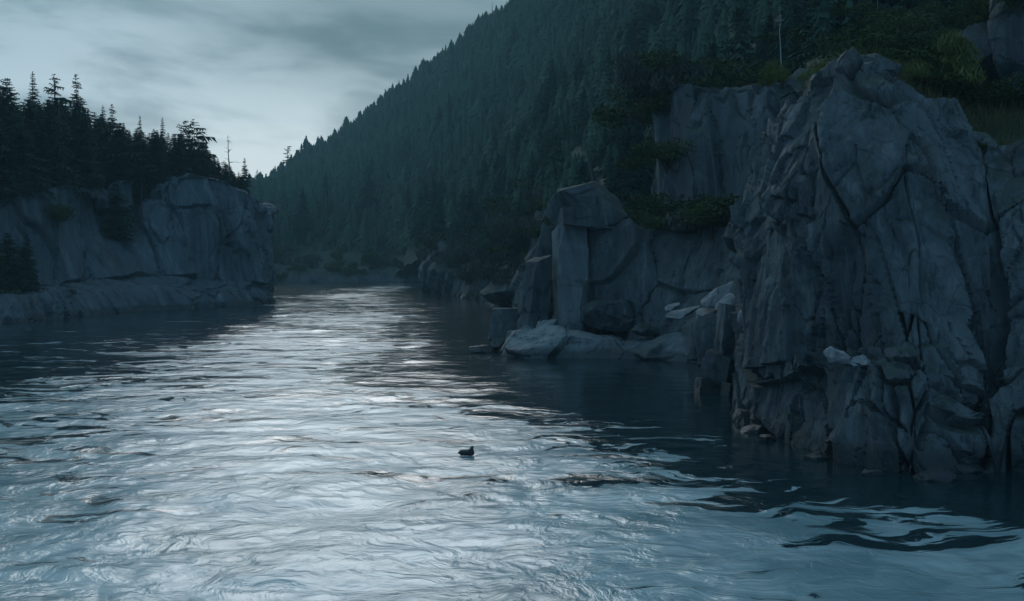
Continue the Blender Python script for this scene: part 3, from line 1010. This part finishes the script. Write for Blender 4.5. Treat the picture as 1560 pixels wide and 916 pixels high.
def skirt_conifer(seed, layers, sides, radius=.2, bare=.05, shape=.85):
    """a dense conifer crown: overlapping ragged skirts of boughs, each hanging from the stem"""
    r = random.Random(seed)
    V, T = [], []
    lean = (r.uniform(-.02, .02), r.uniform(-.02, .02))
    for q in range(layers):
        t = bare + (0.93 - bare) * q / (layers - 1)
        rel = (t - bare) / (1 - bare)
        R0 = radius * (1 - rel) ** shape * r.uniform(.8, 1.15) + .012
        top = min(1.0, t + (1.0 - bare) / layers * 2.1 * r.uniform(.85, 1.15))
        n = len(V)
        V.append((lean[0] * top, lean[1] * top, top))
        a0 = r.uniform(0, 6.28)
        for k in range(2 * sides):
            a = a0 + math.pi * k / sides + r.uniform(-.12, .12)
            out = R0 * (r.uniform(.75, 1.3) if k % 2 == 0 else r.uniform(.42, .66))
            z = t - (R0 * r.uniform(.15, .55) if k % 2 == 0 else -R0 * r.uniform(.0, .25))
            V.append((lean[0] * t + math.cos(a) * out, lean[1] * t + math.sin(a) * out, z))
        for k in range(2 * sides):
            T.append((n, n + 1 + k, n + 1 + (k + 1) % (2 * sides)))
    return np.array(V), np.array(T), lean


def skirt_proto(seed, layers, sides, needles, **kw):
    V, T, lean = skirt_conifer(seed, layers, sides, **kw)
    V = V * np.array([.62, .62, 1.0])
    V2, T2, _l = conifer_mesh(seed + 90, 44, 11, 5, radius=kw.get('radius', .2) * 1.2, bare=.07, shape=.85, ragged=.6, droop=.55, fine=.55)
    crown = mesh_np('crown', np.concatenate([V, V2]), np.concatenate([T, T2 + len(V)]), True)
    crown.materials.append(needles)
    tv, tf = tube_np([(lean[0] * t, lean[1] * t, t) for t in (-.06, 0.0, .3, .6, .97)], [.017, .014, .010, .006, .0015])
    trunk = mesh_np('trunk', tv, tf, True)
    trunk.materials.append(BARK)
    return crown, trunk


FIRS = [conifer_proto(s, 42, 10, 5, NEEDLE, fine=.7, radius=rd, bare=br, shape=sh, ragged=rg) for s, rd, br, sh, rg in
        [(1, .21, .08, .75, .45), (2, .18, .12, .85, .50), (3, .27, .06, .65, .45), (4, .15, .16, .95, .60)]]
PINES = [conifer_proto(s, 17, 5, 4, NEEDLE, radius=.19, bare=.34, shape=.42, ragged=.75, droop=.12) for s in (7, 8)]
HFIRS = [skirt_proto(20 + s, 14, 9, FOREST, radius=rd) for s, rd in ((1, .17), (2, .20), (3, .23))]


def tree(name, p, h, proto, label, group, rz, wide=1.0, cat='tree'):
    root = bpy.data.objects.new(name, None)
    root.empty_display_size = .5
    root.location = p
    root.rotation_euler = (0, 0, rz)
    root.scale = (h * wide, h * wide, h)
    col.objects.link(root)
    tag(root, label, cat, group)
    for nm, me in (('crown', proto[0]), ('trunk', proto[1])):
        c = bpy.data.objects.new(nm, me)
        col.objects.link(c)
        c.parent = root
    return root


bpy.context.view_layer.update()


def ground_z(x, y, default=None):
    dg = bpy.context.evaluated_depsgraph_get()
    z = 600.0
    for _ in range(40):
        hit, loc, nn, idx, ob, mx = scene.ray_cast(dg, Vector((x, y, z)), Vector((0, 0, -1)))
        if not hit:
            return default
        if ob.name.split('.')[0] not in ('crown', 'trunk', 'stem', 'branch', 'forest'):
            return loc.z
        z = loc.z - .02
    return default


def visible(p):
    dg = bpy.context.evaluated_depsgraph_get()
    o_ = Vector((0, 0, CAM_H))
    d = Vector(p) - o_
    L = d.length
    hit, loc, *_ = scene.ray_cast(dg, o_, d.normalized(), distance=L - 1.0)
    return not hit


def proj(p):
    c, s = math.cos(PITCH), math.sin(PITCH)
    y, z = p[1], p[2] - CAM_H
    f = y * c + z * s
    u = -y * s + z * c
    return CW / 2 + F * p[0] / f, CH / 2 - F * u / f


# --- left bank: the trees that stand out on the skyline, one by one (top pixel, depth)
special = [
    (10, 118, 142, 'broad', FIRS[2], 1.15, 'broad dark fir at the left end of the skyline trees'),
    (48, 108, 150, 'spire', FIRS[3], .95, 'tall fir with a crooked leader, second from the left on the skyline'),
    (84, 112, 155, 'pine', PINES[0], .9, 'tufted tall tree between the crooked fir and the pagoda shaped fir'),
    (119, 112, 152, 'spire', FIRS[1], .95, 'tallest open branched fir, third of the three tall skyline spires'),
    (155, 160, 160, 'spire', FIRS[3], 1.0, 'short narrow fir just right of the tallest skyline firs'),
    (172, 158, 162, 'spire', FIRS[1], 1.0, 'short pointed fir standing where the left skyline steps down'),
    (213, 176, 168, 'spire', FIRS[3], .8, 'thin fir top rising alone in the dip of the left skyline'),
    (246, 178, 172, 'spire', FIRS[3], .8, 'thin double fir top in the middle of the left bank skyline'),
    (278, 184, 172, 'pine', PINES[1], 1.2, 'flat topped pine in the middle of the left bank skyline'),
    (297, 181, 172, 'pine', PINES[0], 1.3, 'spreading layered pine reaching toward the river gap'),
    (372, 240, 182, 'spire', FIRS[1], 1.0, 'small ragged fir at the right end of the left bank trees'),
]
left_spots = []
for px, py, Y, kind, proto, wide, lab in special:
    top = at(px, py, Y)
    gz = ground_z(top[0], Y, top[2] - 12)
    h = max(top[2] - gz, 4)
    tree('fir_tree' if kind != 'pine' else 'pine_tree', (top[0], Y, gz - .2), h + .2, proto, lab, 'skyline trees on the left bank', random.uniform(0, 6.28), wide)
    left_spots.append((top[0], Y))
sky_x = [-80, 0, 30, 60, 100, 140, 165, 200, 240, 280, 310, 330, 350, 372, 392, 405]
sky_y = [120, 135, 150, 150, 148, 165, 172, 192, 196, 200, 205, 236, 250, 266, 300, 335]
cnt = 0
for k in range(1600):
    px = random.uniform(-60, 400)
    u = random.random()
    Y = np.interp(px, cp[:11], cY[:11]) + 14 + 38 * u
    x = wx(px, Y)
    if any((x - a) ** 2 + (Y - b) ** 2 < 2.2 ** 2 for a, b in left_spots):
        continue
    gz = ground_z(x, Y)
    if gz is None:
        continue
    hm = at(px, np.interp(px, sky_x, sky_y) + random.uniform(0, 12) * (1 + (random.random() < .3)), Y)[2] - gz
    h = min(hm, random.uniform(8.0, 17.0))
    if h < 2.5:
        continue
    left_spots.append((x, Y))
    pr = random.choice(FIRS + FIRS[:3] + PINES[:1])
    tree('fir_tree', (x, Y, gz - .2), h + .2, pr, 'dark conifer in the crowded wood above the far left cliff', 'conifers crowded above the left cliff', random.uniform(0, 6.28), random.uniform(1.0, 1.5))
    cnt += 1
    if cnt >= 140:
        break
for k in range(9):
    px = -40 + 10 * k + random.uniform(-4, 4)
    Y = np.interp(px, cp[:11], cY[:11]) + random.uniform(6.5, 8.5)
    x = wx(px, Y)
    gz = ground_z(x, Y)
    if gz is not None and gz > .5:
        tree('fir_tree', (x, Y, gz - .2), random.uniform(5.5, 9.0) * (1 - .035 * k), FIRS[(0, 2)[k % 2]], 'dark conifer growing on the low shelf in front of the far left cliff', 'conifers on the left shelf', random.uniform(0, 6.28), random.uniform(1.0, 1.3))
# --- the hillside forest
def hill_z(P):
    return P[:, 2] + 2.0 * fbm(P / 22.0, 4, 211) + .5 * fbm(P / 4.0, 3, 212)


Rn, Cn = net_hill.shape[:2]
cells, areas = [], []
for i in range(1, Rn - 2):
    for j in range(Cn - 1):
        a = np.linalg.norm(np.cross(net_hill[i + 1, j] - net_hill[i, j], net_hill[i, j + 1] - net_hill[i, j]))
        cells.append((i, j)); areas.append(a)
areas = np.array(areas)
NT_ = 14500
pick = rng.choice(len(cells), NT_, p=areas / areas.sum())
ij = np.array(cells)[pick]
uu = ij[:, 1] + rng.random(NT_)
vv = ij[:, 0] + rng.random(NT_)
# extra trees along the ridge line
nr_ = 500
uu = np.concatenate([uu, 2 + 8 * rng.random(nr_)]); vv = np.concatenate([vv, 4.9 + .25 * rng.random(nr_)])
base = net_points(net_hill, uu, vv)
base[:, 2] = hill_z(base) - .6
depth = base[:, 1]
clump = .8 + .45 * fbm(base / 26.0, 3, 401)
hts = (6.0 + 8.0 * rng.random(len(base)) ** 1.5 + 6.0 * (rng.random(len(base)) < .06)) * clump * np.where(depth < 200, .72, 1.0)
pxy = np.array([proj(p) for p in base])
toppy = np.array([proj((p[0], p[1], p[2] + h))[1] for p, h in zip(base, hts)])
inview = (pxy[:, 0] > -20) & (pxy[:, 0] < 1580) & (pxy[:, 1] > -60) & (toppy < 440)
base, hts, pxy, toppy, vv = base[inview], hts[inview], pxy[inview], toppy[inview], vv[inview]
size = hts / base[:, 1]
# keep the foot of the slope open where the photograph shows rock and brush
keep = ~((pxy[:, 0] > 1000) & (pxy[:, 0] < 1200) & (pxy[:, 1] > 140) & (base[:, 1] < 95))
keep &= ~((pxy[:, 1] > 345) & (pxy[:, 0] < 1120) & (pxy[:, 0] > 690))
keep &= pxy[:, 1] < 388
keep &= base[:, 1] > 62
base, hts, pxy, toppy, vv, size = base[keep], hts[keep], pxy[keep], toppy[keep], vv[keep], size[keep]
order = np.argsort(-size)
indiv, rest = [], []
for k in order:
    if len(indiv) < 165 and toppy[k] < 330 and pxy[k, 1] > -10 and visible((base[k, 0], base[k, 1], base[k, 2] + hts[k] * .85)):
        indiv.append(k)
    else:
        rest.append(k)
for k in indiv:
    tree('fir_tree', tuple(base[k]), hts[k], HFIRS[k % 3], 'dark fir among the nearer trees on the lower hillside', 'firs on the lower hillside', random.uniform(0, 6.28), random.uniform(.9, 1.4))
for q in range(400):
    px, Y = random.uniform(655, 850), random.uniform(150, 250)
    x = wx(px, Y)
    gz = ground_z(x, Y)
    if gz is None or gz < 5 or gz > 40:
        continue
    tree('fir_tree', (x, Y, gz - .3), random.uniform(5, 11), HFIRS[q % 3], 'dark fir growing on or just above the far rock buttress', 'firs above the far buttress', random.uniform(0, 6.28), random.uniform(.9, 1.3))
    cnt += 1
    if cnt > 185:
        break
LOW = [skirt_conifer(40 + s, 8, 7, radius=rd, shape=sh)[:2] for s, rd, sh in ((1, .20, .85), (2, .24, .8), (3, .15, .95), (4, .22, .75), (5, .28, .5), (6, .11, .9), (7, .19, .85))]
AV, AT, nv = [], [], 0
for k in rest:
    V, T = LOW[random.randrange(len(LOW))]
    a = random.uniform(0, 6.28)
    c, s = math.cos(a), math.sin(a)
    wd = random.uniform(.9, 1.4) * hts[k]
    Q = np.stack([(V[:, 0] * c - V[:, 1] * s) * wd, (V[:, 0] * s + V[:, 1] * c) * wd, V[:, 2] * hts[k]], 1) + base[k]
    AV.append(Q); AT.append(T + nv); nv += len(V)
me = mesh_np('forest', np.concatenate(AV), np.concatenate(AT), True)
tag(new_obj('forest', me, FOREST), 'dense dark conifer forest covering the steep hillside', 'forest', None, 'stuff')


# ------------------------------------------------------------------ bare trees and snags
def bare_tree(name, px, py0, py1, Y, r0, mat, seed, label, branches, lean=0.0, cat='dead tree', spread=.25):
    r = random.Random(seed)
    b = Vector(at(px, py0, Y)); top = Vector(at(px + lean, py1, Y))
    H = (top - b).length
    root = bpy.data.objects.new(name, None)
    root.location = b
    col.objects.link(root)
    tag(root, label, cat)
    path = [(top - b) * t + Vector((r.uniform(-.012, .012) * H * (t > 0), 0, 0)) for t in (-.05, 0, .2, .4, .6, .8, 1.0)]
    V, Fc = tube_np(path, [r0 * (1.05 - .85 * t) for t in (0, 0, .2, .4, .6, .8, 1.0)], 7)
    new_obj('trunk', mesh_np('trunk', V, Fc), mat, root)
    for k in range(branches):
        t = r.uniform(.35, .97)
        p = (top - b) * t
        a = r.uniform(0, 6.28)
        L = H * spread * (1.15 - t) * r.uniform(.5, 1.2)
        d = Vector((math.cos(a), math.sin(a) * .7, r.uniform(-.1, .7)))
        V, Fc = tube_np([p, p + d * L * .5, p + d * L + Vector((0, 0, L * r.uniform(-.25, .25)))], [r0 * .35, r0 * .22, r0 * .08], 5)
        new_obj('branch', mesh_np('branch', V, Fc), mat, root)
    return root


bare_tree('dead_tree', 906, 292, 196, 82, .16, DEAD, 5, 'bare dark dead tree leaning above the square outcrop', 7, lean=-20)
bare_tree('dead_tree', 1190, 104, 10, 62, .030, SILVER, 6, 'thin bleached snag standing above the columnar rock wall', 3, lean=-2, spread=.10)
bare_tree('dead_tree', 1337, 70, -6, 70, .030, SILVER, 9, 'faint thin pale snag at the top edge right of the bleached one', 2, lean=0, spread=.08)
bare_tree('dead_tree', 351, 275, 206, 176, .12, DEAD, 12, 'thin nearly bare tree with a few tufts beside the river gap', 16, lean=-4, spread=.30)
bare_tree('dead_tree', 750, 36, 2, 560, .30, DEAD, 13, 'tiny bare trunk on the hill ridge near the top edge', 3, spread=.12)
# ridge trees that stand clear of the others
for px, py, Y, lab, pr in [
    (437, 222, 640, 'round headed pine standing clear at the low end of the ridge', PINES[1]),
    (455, 226, 640, 'thin fir just right of the round headed ridge pine', FIRS[3]),
    (473, 218, 640, 'slender fir third along the low end of the ridge', FIRS[3]),
    (391, 258, 640, 'little fir low in the gap where the two banks meet', FIRS[1]),
    (608, 122, 655, 'tall pointed fir alone on the middle of the ridge', FIRS[1]),
    (632, 124, 655, 'shorter pointed fir next to the lone tall ridge fir', FIRS[2]),
    (652, 104, 655, 'broad pointed fir at a step of the ridge', FIRS[2]),
    (733, 30, 620, 'jagged fir high on the ridge near the top edge', FIRS[0])]:
    top = at(px, py, Y)
    gz = ground_z(top[0], Y, top[2] - 14)
    h = max(8.0, min(top[2] - gz, 22))
    tree('fir_tree' if pr not in PINES else 'pine_tree', (top[0], Y, top[2] - h), h, pr, lab, 'trees standing clear on the ridge', random.uniform(0, 6), 1.1)


# ------------------------------------------------------------------ shrubs
def shrub_proto(seed, n, leaf, mat, lobes=7, flat=.75, wispy=False):
    r = np.random.default_rng(seed)
    cen = r.normal(size=(lobes, 3)) * np.array([.42, .42, .25]) + np.array([0, 0, .55])
    rad = .22 + .25 * r.random(lobes)
    which = r.integers(0, lobes, n)
    d = r.normal(size=(n, 3)); d /= np.linalg.norm(d, axis=1, keepdims=True)
    p = cen[which] + d * (rad[which] * (.35 + .65 * r.random(n) ** .5))[:, None]
    p[:, 2] = np.abs(p[:, 2]) * flat
    a = r.normal(size=(n, 3)); a /= np.linalg.norm(a, axis=1, keepdims=True)
    if wispy:
        a = a * .6 + np.array([0, 0, 1.0]); a /= np.linalg.norm(a, axis=1, keepdims=True)
    b = np.cross(a, r.normal(size=(n, 3))); b /= np.linalg.norm(b, axis=1, keepdims=True)
    s = leaf * (.6 + .8 * r.random(n))[:, None]
    wd = s * (.18 if wispy else .5)
    V = np.concatenate([p - a * s, p + b * wd, p + a * s, p - b * wd], 1).reshape(-1, 3)
    Fc = np.arange(n * 4).reshape(-1, 4)
    crown = mesh_np('crown', V, Fc, False)
    crown.materials.append(mat)
    SV, SF, k = [], [], 0
    for i in range(5):
        e = cen[i % lobes]
        v, f = tube_np([(e[0] * .1, e[1] * .1, -.25), (e[0] * .4, e[1] * .4, e[2] * .4), (e[0], e[1], e[2] * flat)], [.030, .022, .008], 5)
        SV += v; SF += [tuple(x + k for x in q) for q in f]; k += len(v)
    stem = mesh_np('stem', SV, SF)
    stem.materials.append(BARK)
    return crown, stem


SHRUBS = [shrub_proto(s, 3000, .042, LEAF, lobes=9) for s in (1, 2, 3)]
WISPS = [shrub_proto(s, 1300, .10, TWIGGY, wispy=True) for s in (4, 5)]
BRIGHTS = [shrub_proto(s, 2200, .075, BRIGHT, wispy=True) for s in (6, 7)]


def shrub(p, s, proto, label, group=None, name='shrub', wide=1.0):
    root = bpy.data.objects.new(name, None)
    root.location = p
    root.rotation_euler = (0, 0, random.uniform(0, 6.28))
    root.scale = (s * wide, s * wide, s)
    col.objects.link(root)
    tag(root, label, 'shrub', group)
    for nm, me_ in (('crown', proto[0]), ('stem', proto[1])):
        c = bpy.data.objects.new(nm, me_)
        col.objects.link(c)
        c.parent = root


def shrub_at(px, Y, s, proto, label, group=None, sink=.1, zmin=.4, **kw):
    x = wx(px, Y)
    gz = ground_z(x, Y)
    if gz is None or gz < zmin:
        return False
    shrub((x, Y, gz - sink * s), s, proto, label, group, **kw)
    return True


shrub_at(1405, 46.5, 2.2, BRIGHTS[0], 'bright yellow green bush behind the crest of the near cliff', wide=1.1)
shrub_at(1372, 45.0, 1.3, BRIGHTS[1], 'smaller yellow green bush left of the bright one above the near cliff')
shrub_at(1268, 42.0, 1.2, BRIGHTS[1], 'low olive bush in the cleft left of the rock knob')
shrub_at(1192, 47.0, 1.0, BRIGHTS[0], 'small olive bush at the left end of the cliff crest')
shrub_at(1480, 37.0, .55, SHRUBS[0], 'dark green bush growing on the near cliff face')


def scatter(n, x0, x1, ya, yb, s0, s1, protos, label, group, tries=600, zmin=.4):
    k = 0
    for _ in range(tries):
        px = random.uniform(x0, x1)
        Y = random.uniform(ya, yb)
        if shrub_at(px, Y, random.uniform(s0, s1), random.choice(protos), label, group, zmin=zmin, wide=random.uniform(1, 1.6)):
            k += 1
            if k >= n:
                break


scatter(60, 1330, 1600, 44, 72, .8, 1.9, SHRUBS, 'dark leafy shrub on the mossy bank behind the near cliff', 'shrubs on the bank behind the near cliff')
scatter(28, 1000, 1135, 70, 75.5, 1.4, 2.5, SHRUBS + WISPS, 'tangled shrub on the slope above the square outcrop', 'shrubs above the square outcrop', zmin=8.2)
scatter(34, 985, 1040, 82, 94, 1.6, 3.2, SHRUBS + WISPS, 'tangled shrub on the slope above the square outcrop', 'shrubs above the square outcrop', zmin=8.2)
scatter(24, 1010, 1330, 79, 98, 1.2, 2.6, SHRUBS, 'leafy shrub on the flat top of the columnar rock wall', 'shrubs on the columnar wall')
scatter(40, 655, 800, 160, 262, 2.0, 4.5, SHRUBS + WISPS, 'bush on the brushy slope above the far buttress', 'bushes above the far buttress', zmin=2.5)
scatter(26, 690, 850, 125, 215, 1.6, 4.0, SHRUBS + WISPS, 'bush on the brushy slope above the far buttress', 'bushes above the far buttress')
scatter(38, 415, 690, 325, 375, 2.0, 5.0, SHRUBS + WISPS, 'bush above the low rock shelf across the river end', 'bushes across the river end')
scatter(14, 585, 700, 296, 345, 2.0, 4.5, SHRUBS + WISPS, 'bush on the bank between the low rock shelf and the far buttress', 'bushes beside the far buttress')
scatter(18, -30, 380, 118, 178, 1.2, 2.6, SHRUBS, 'dark bush along the brink of the far left cliff', 'bushes on the left cliff brink', zmin=9)


# grass along the cliff crests
def grass_field(nets, n, h0, h1):
    Vs = []
    for net, share, vr in nets:
        k = int(n * share)
        u = rng.random(k) * (net.shape[1] - 1)
        v = vr[0] + rng.random(k) * (vr[1] - vr[0])
        p = net_points(net, u, v)
        keep_ = fbm(p / 1.6, 3, 301) > -.05
        Vs.append(p[keep_])
    p = np.concatenate(Vs)
    m = len(p)
    a = rng.normal(size=(m, 3)) * .35 + np.array([0, 0, 1])
    h = (h0 + (h1 - h0) * rng.random(m))[:, None]
    b = rng.normal(size=(m, 3)); b[:, 2] = 0; b /= np.linalg.norm(b, axis=1, keepdims=True)
    p[:, 2] += .1
    V = np.concatenate([p - b * .02, p + b * .02, p + a * h], 1).reshape(-1, 3)
    me_ = mesh_np('grass', V, np.arange(m * 3).reshape(-1, 3), False)
    tag(new_obj('grass', me_, GRASSM), 'coarse dry grass along the crest of the near cliff', 'grass', None, 'stuff')


grass_field([(net_bk, .7, (1.0, 3.4)), (net_up, .3, (3.6, 5))], 16000, .25, .7)


# ------------------------------------------------------------------ the bird on the water
def bird():
    """one continuous body: a lofted hull along its length with an upright neck and head, seen from the side"""
    bm_v = [(-.30, 0, .07), (-.22, 0, .085), (-.08, 0, .095), (.08, 0, .095), (.15, 0, .12), (.165, 0, .21), (.172, 0, .275), (.200, 0, .285), (.245, 0, .270), (.25, 0, .05)]
    rad = [(.020, .016), (.085, .065), (.125, .110), (.125, .120), (.095, .095), (.060, .060), (.058, .058), (.042, .040), (.010, .006), (.05, .05)]
    edges = [(0, 1), (1, 2), (2, 3), (3, 4), (4, 5), (5, 6), (6, 7), (7, 8), (4, 9)]
    me_ = bpy.data.meshes.new('water_bird')
    me_.from_pydata(bm_v, edges, [])
    o_ = new_obj('water_bird', me_, PLUME)
    md = o_.modifiers.new('skin', 'SKIN')
    for v, q in zip(me_.skin_vertices[0].data, rad):
        v.radius = q
    me_.skin_vertices[0].data[2].use_root = True
    sb = o_.modifiers.new('round', 'SUBSURF')
    sb.levels = sb.render_levels = 2
    p = at(711, 697, 33.8)
    o_.location = (p[0], p[1], .03)
    o_.rotation_euler = (0, 0, R(-14))
    o_.scale = (.98, .98, .98)
    tag(o_, 'small black water bird floating alone in mid river with its neck up', 'bird')


bird()

# ------------------------------------------------------------------ haze
hx0, hx1, hy0, hy1, hz0_, hz1_ = -420, 700, -60, 900, -5, 215
HZ = mesh_np('haze', [(hx0, hy0, hz0_), (hx1, hy0, hz0_), (hx1, hy1, hz0_), (hx0, hy1, hz0_), (hx0, hy0, hz1_), (hx1, hy0, hz1_), (hx1, hy1, hz1_), (hx0, hy1, hz1_)],
             [(0, 3, 2, 1), (4, 5, 6, 7), (0, 1, 5, 4), (1, 2, 6, 5), (2, 3, 7, 6), (3, 0, 4, 7)], False)
hm_ = bpy.data.materials.new('haze_air')
hm_.use_nodes = True
hm_.node_tree.nodes.clear()
ht = NT(hm_.node_tree)
ho = ht.new('ShaderNodeOutputMaterial')
pv = ht.new('ShaderNodeVolumePrincipled')
pv.inputs['Color'].default_value = (.50, .80, .86, 1)
pv.inputs['Density'].default_value = 0.00040
ht.l.new(pv.outputs[0], ho.inputs['Volume'])
tag(new_obj('haze', HZ, hm_), kind='stuff')
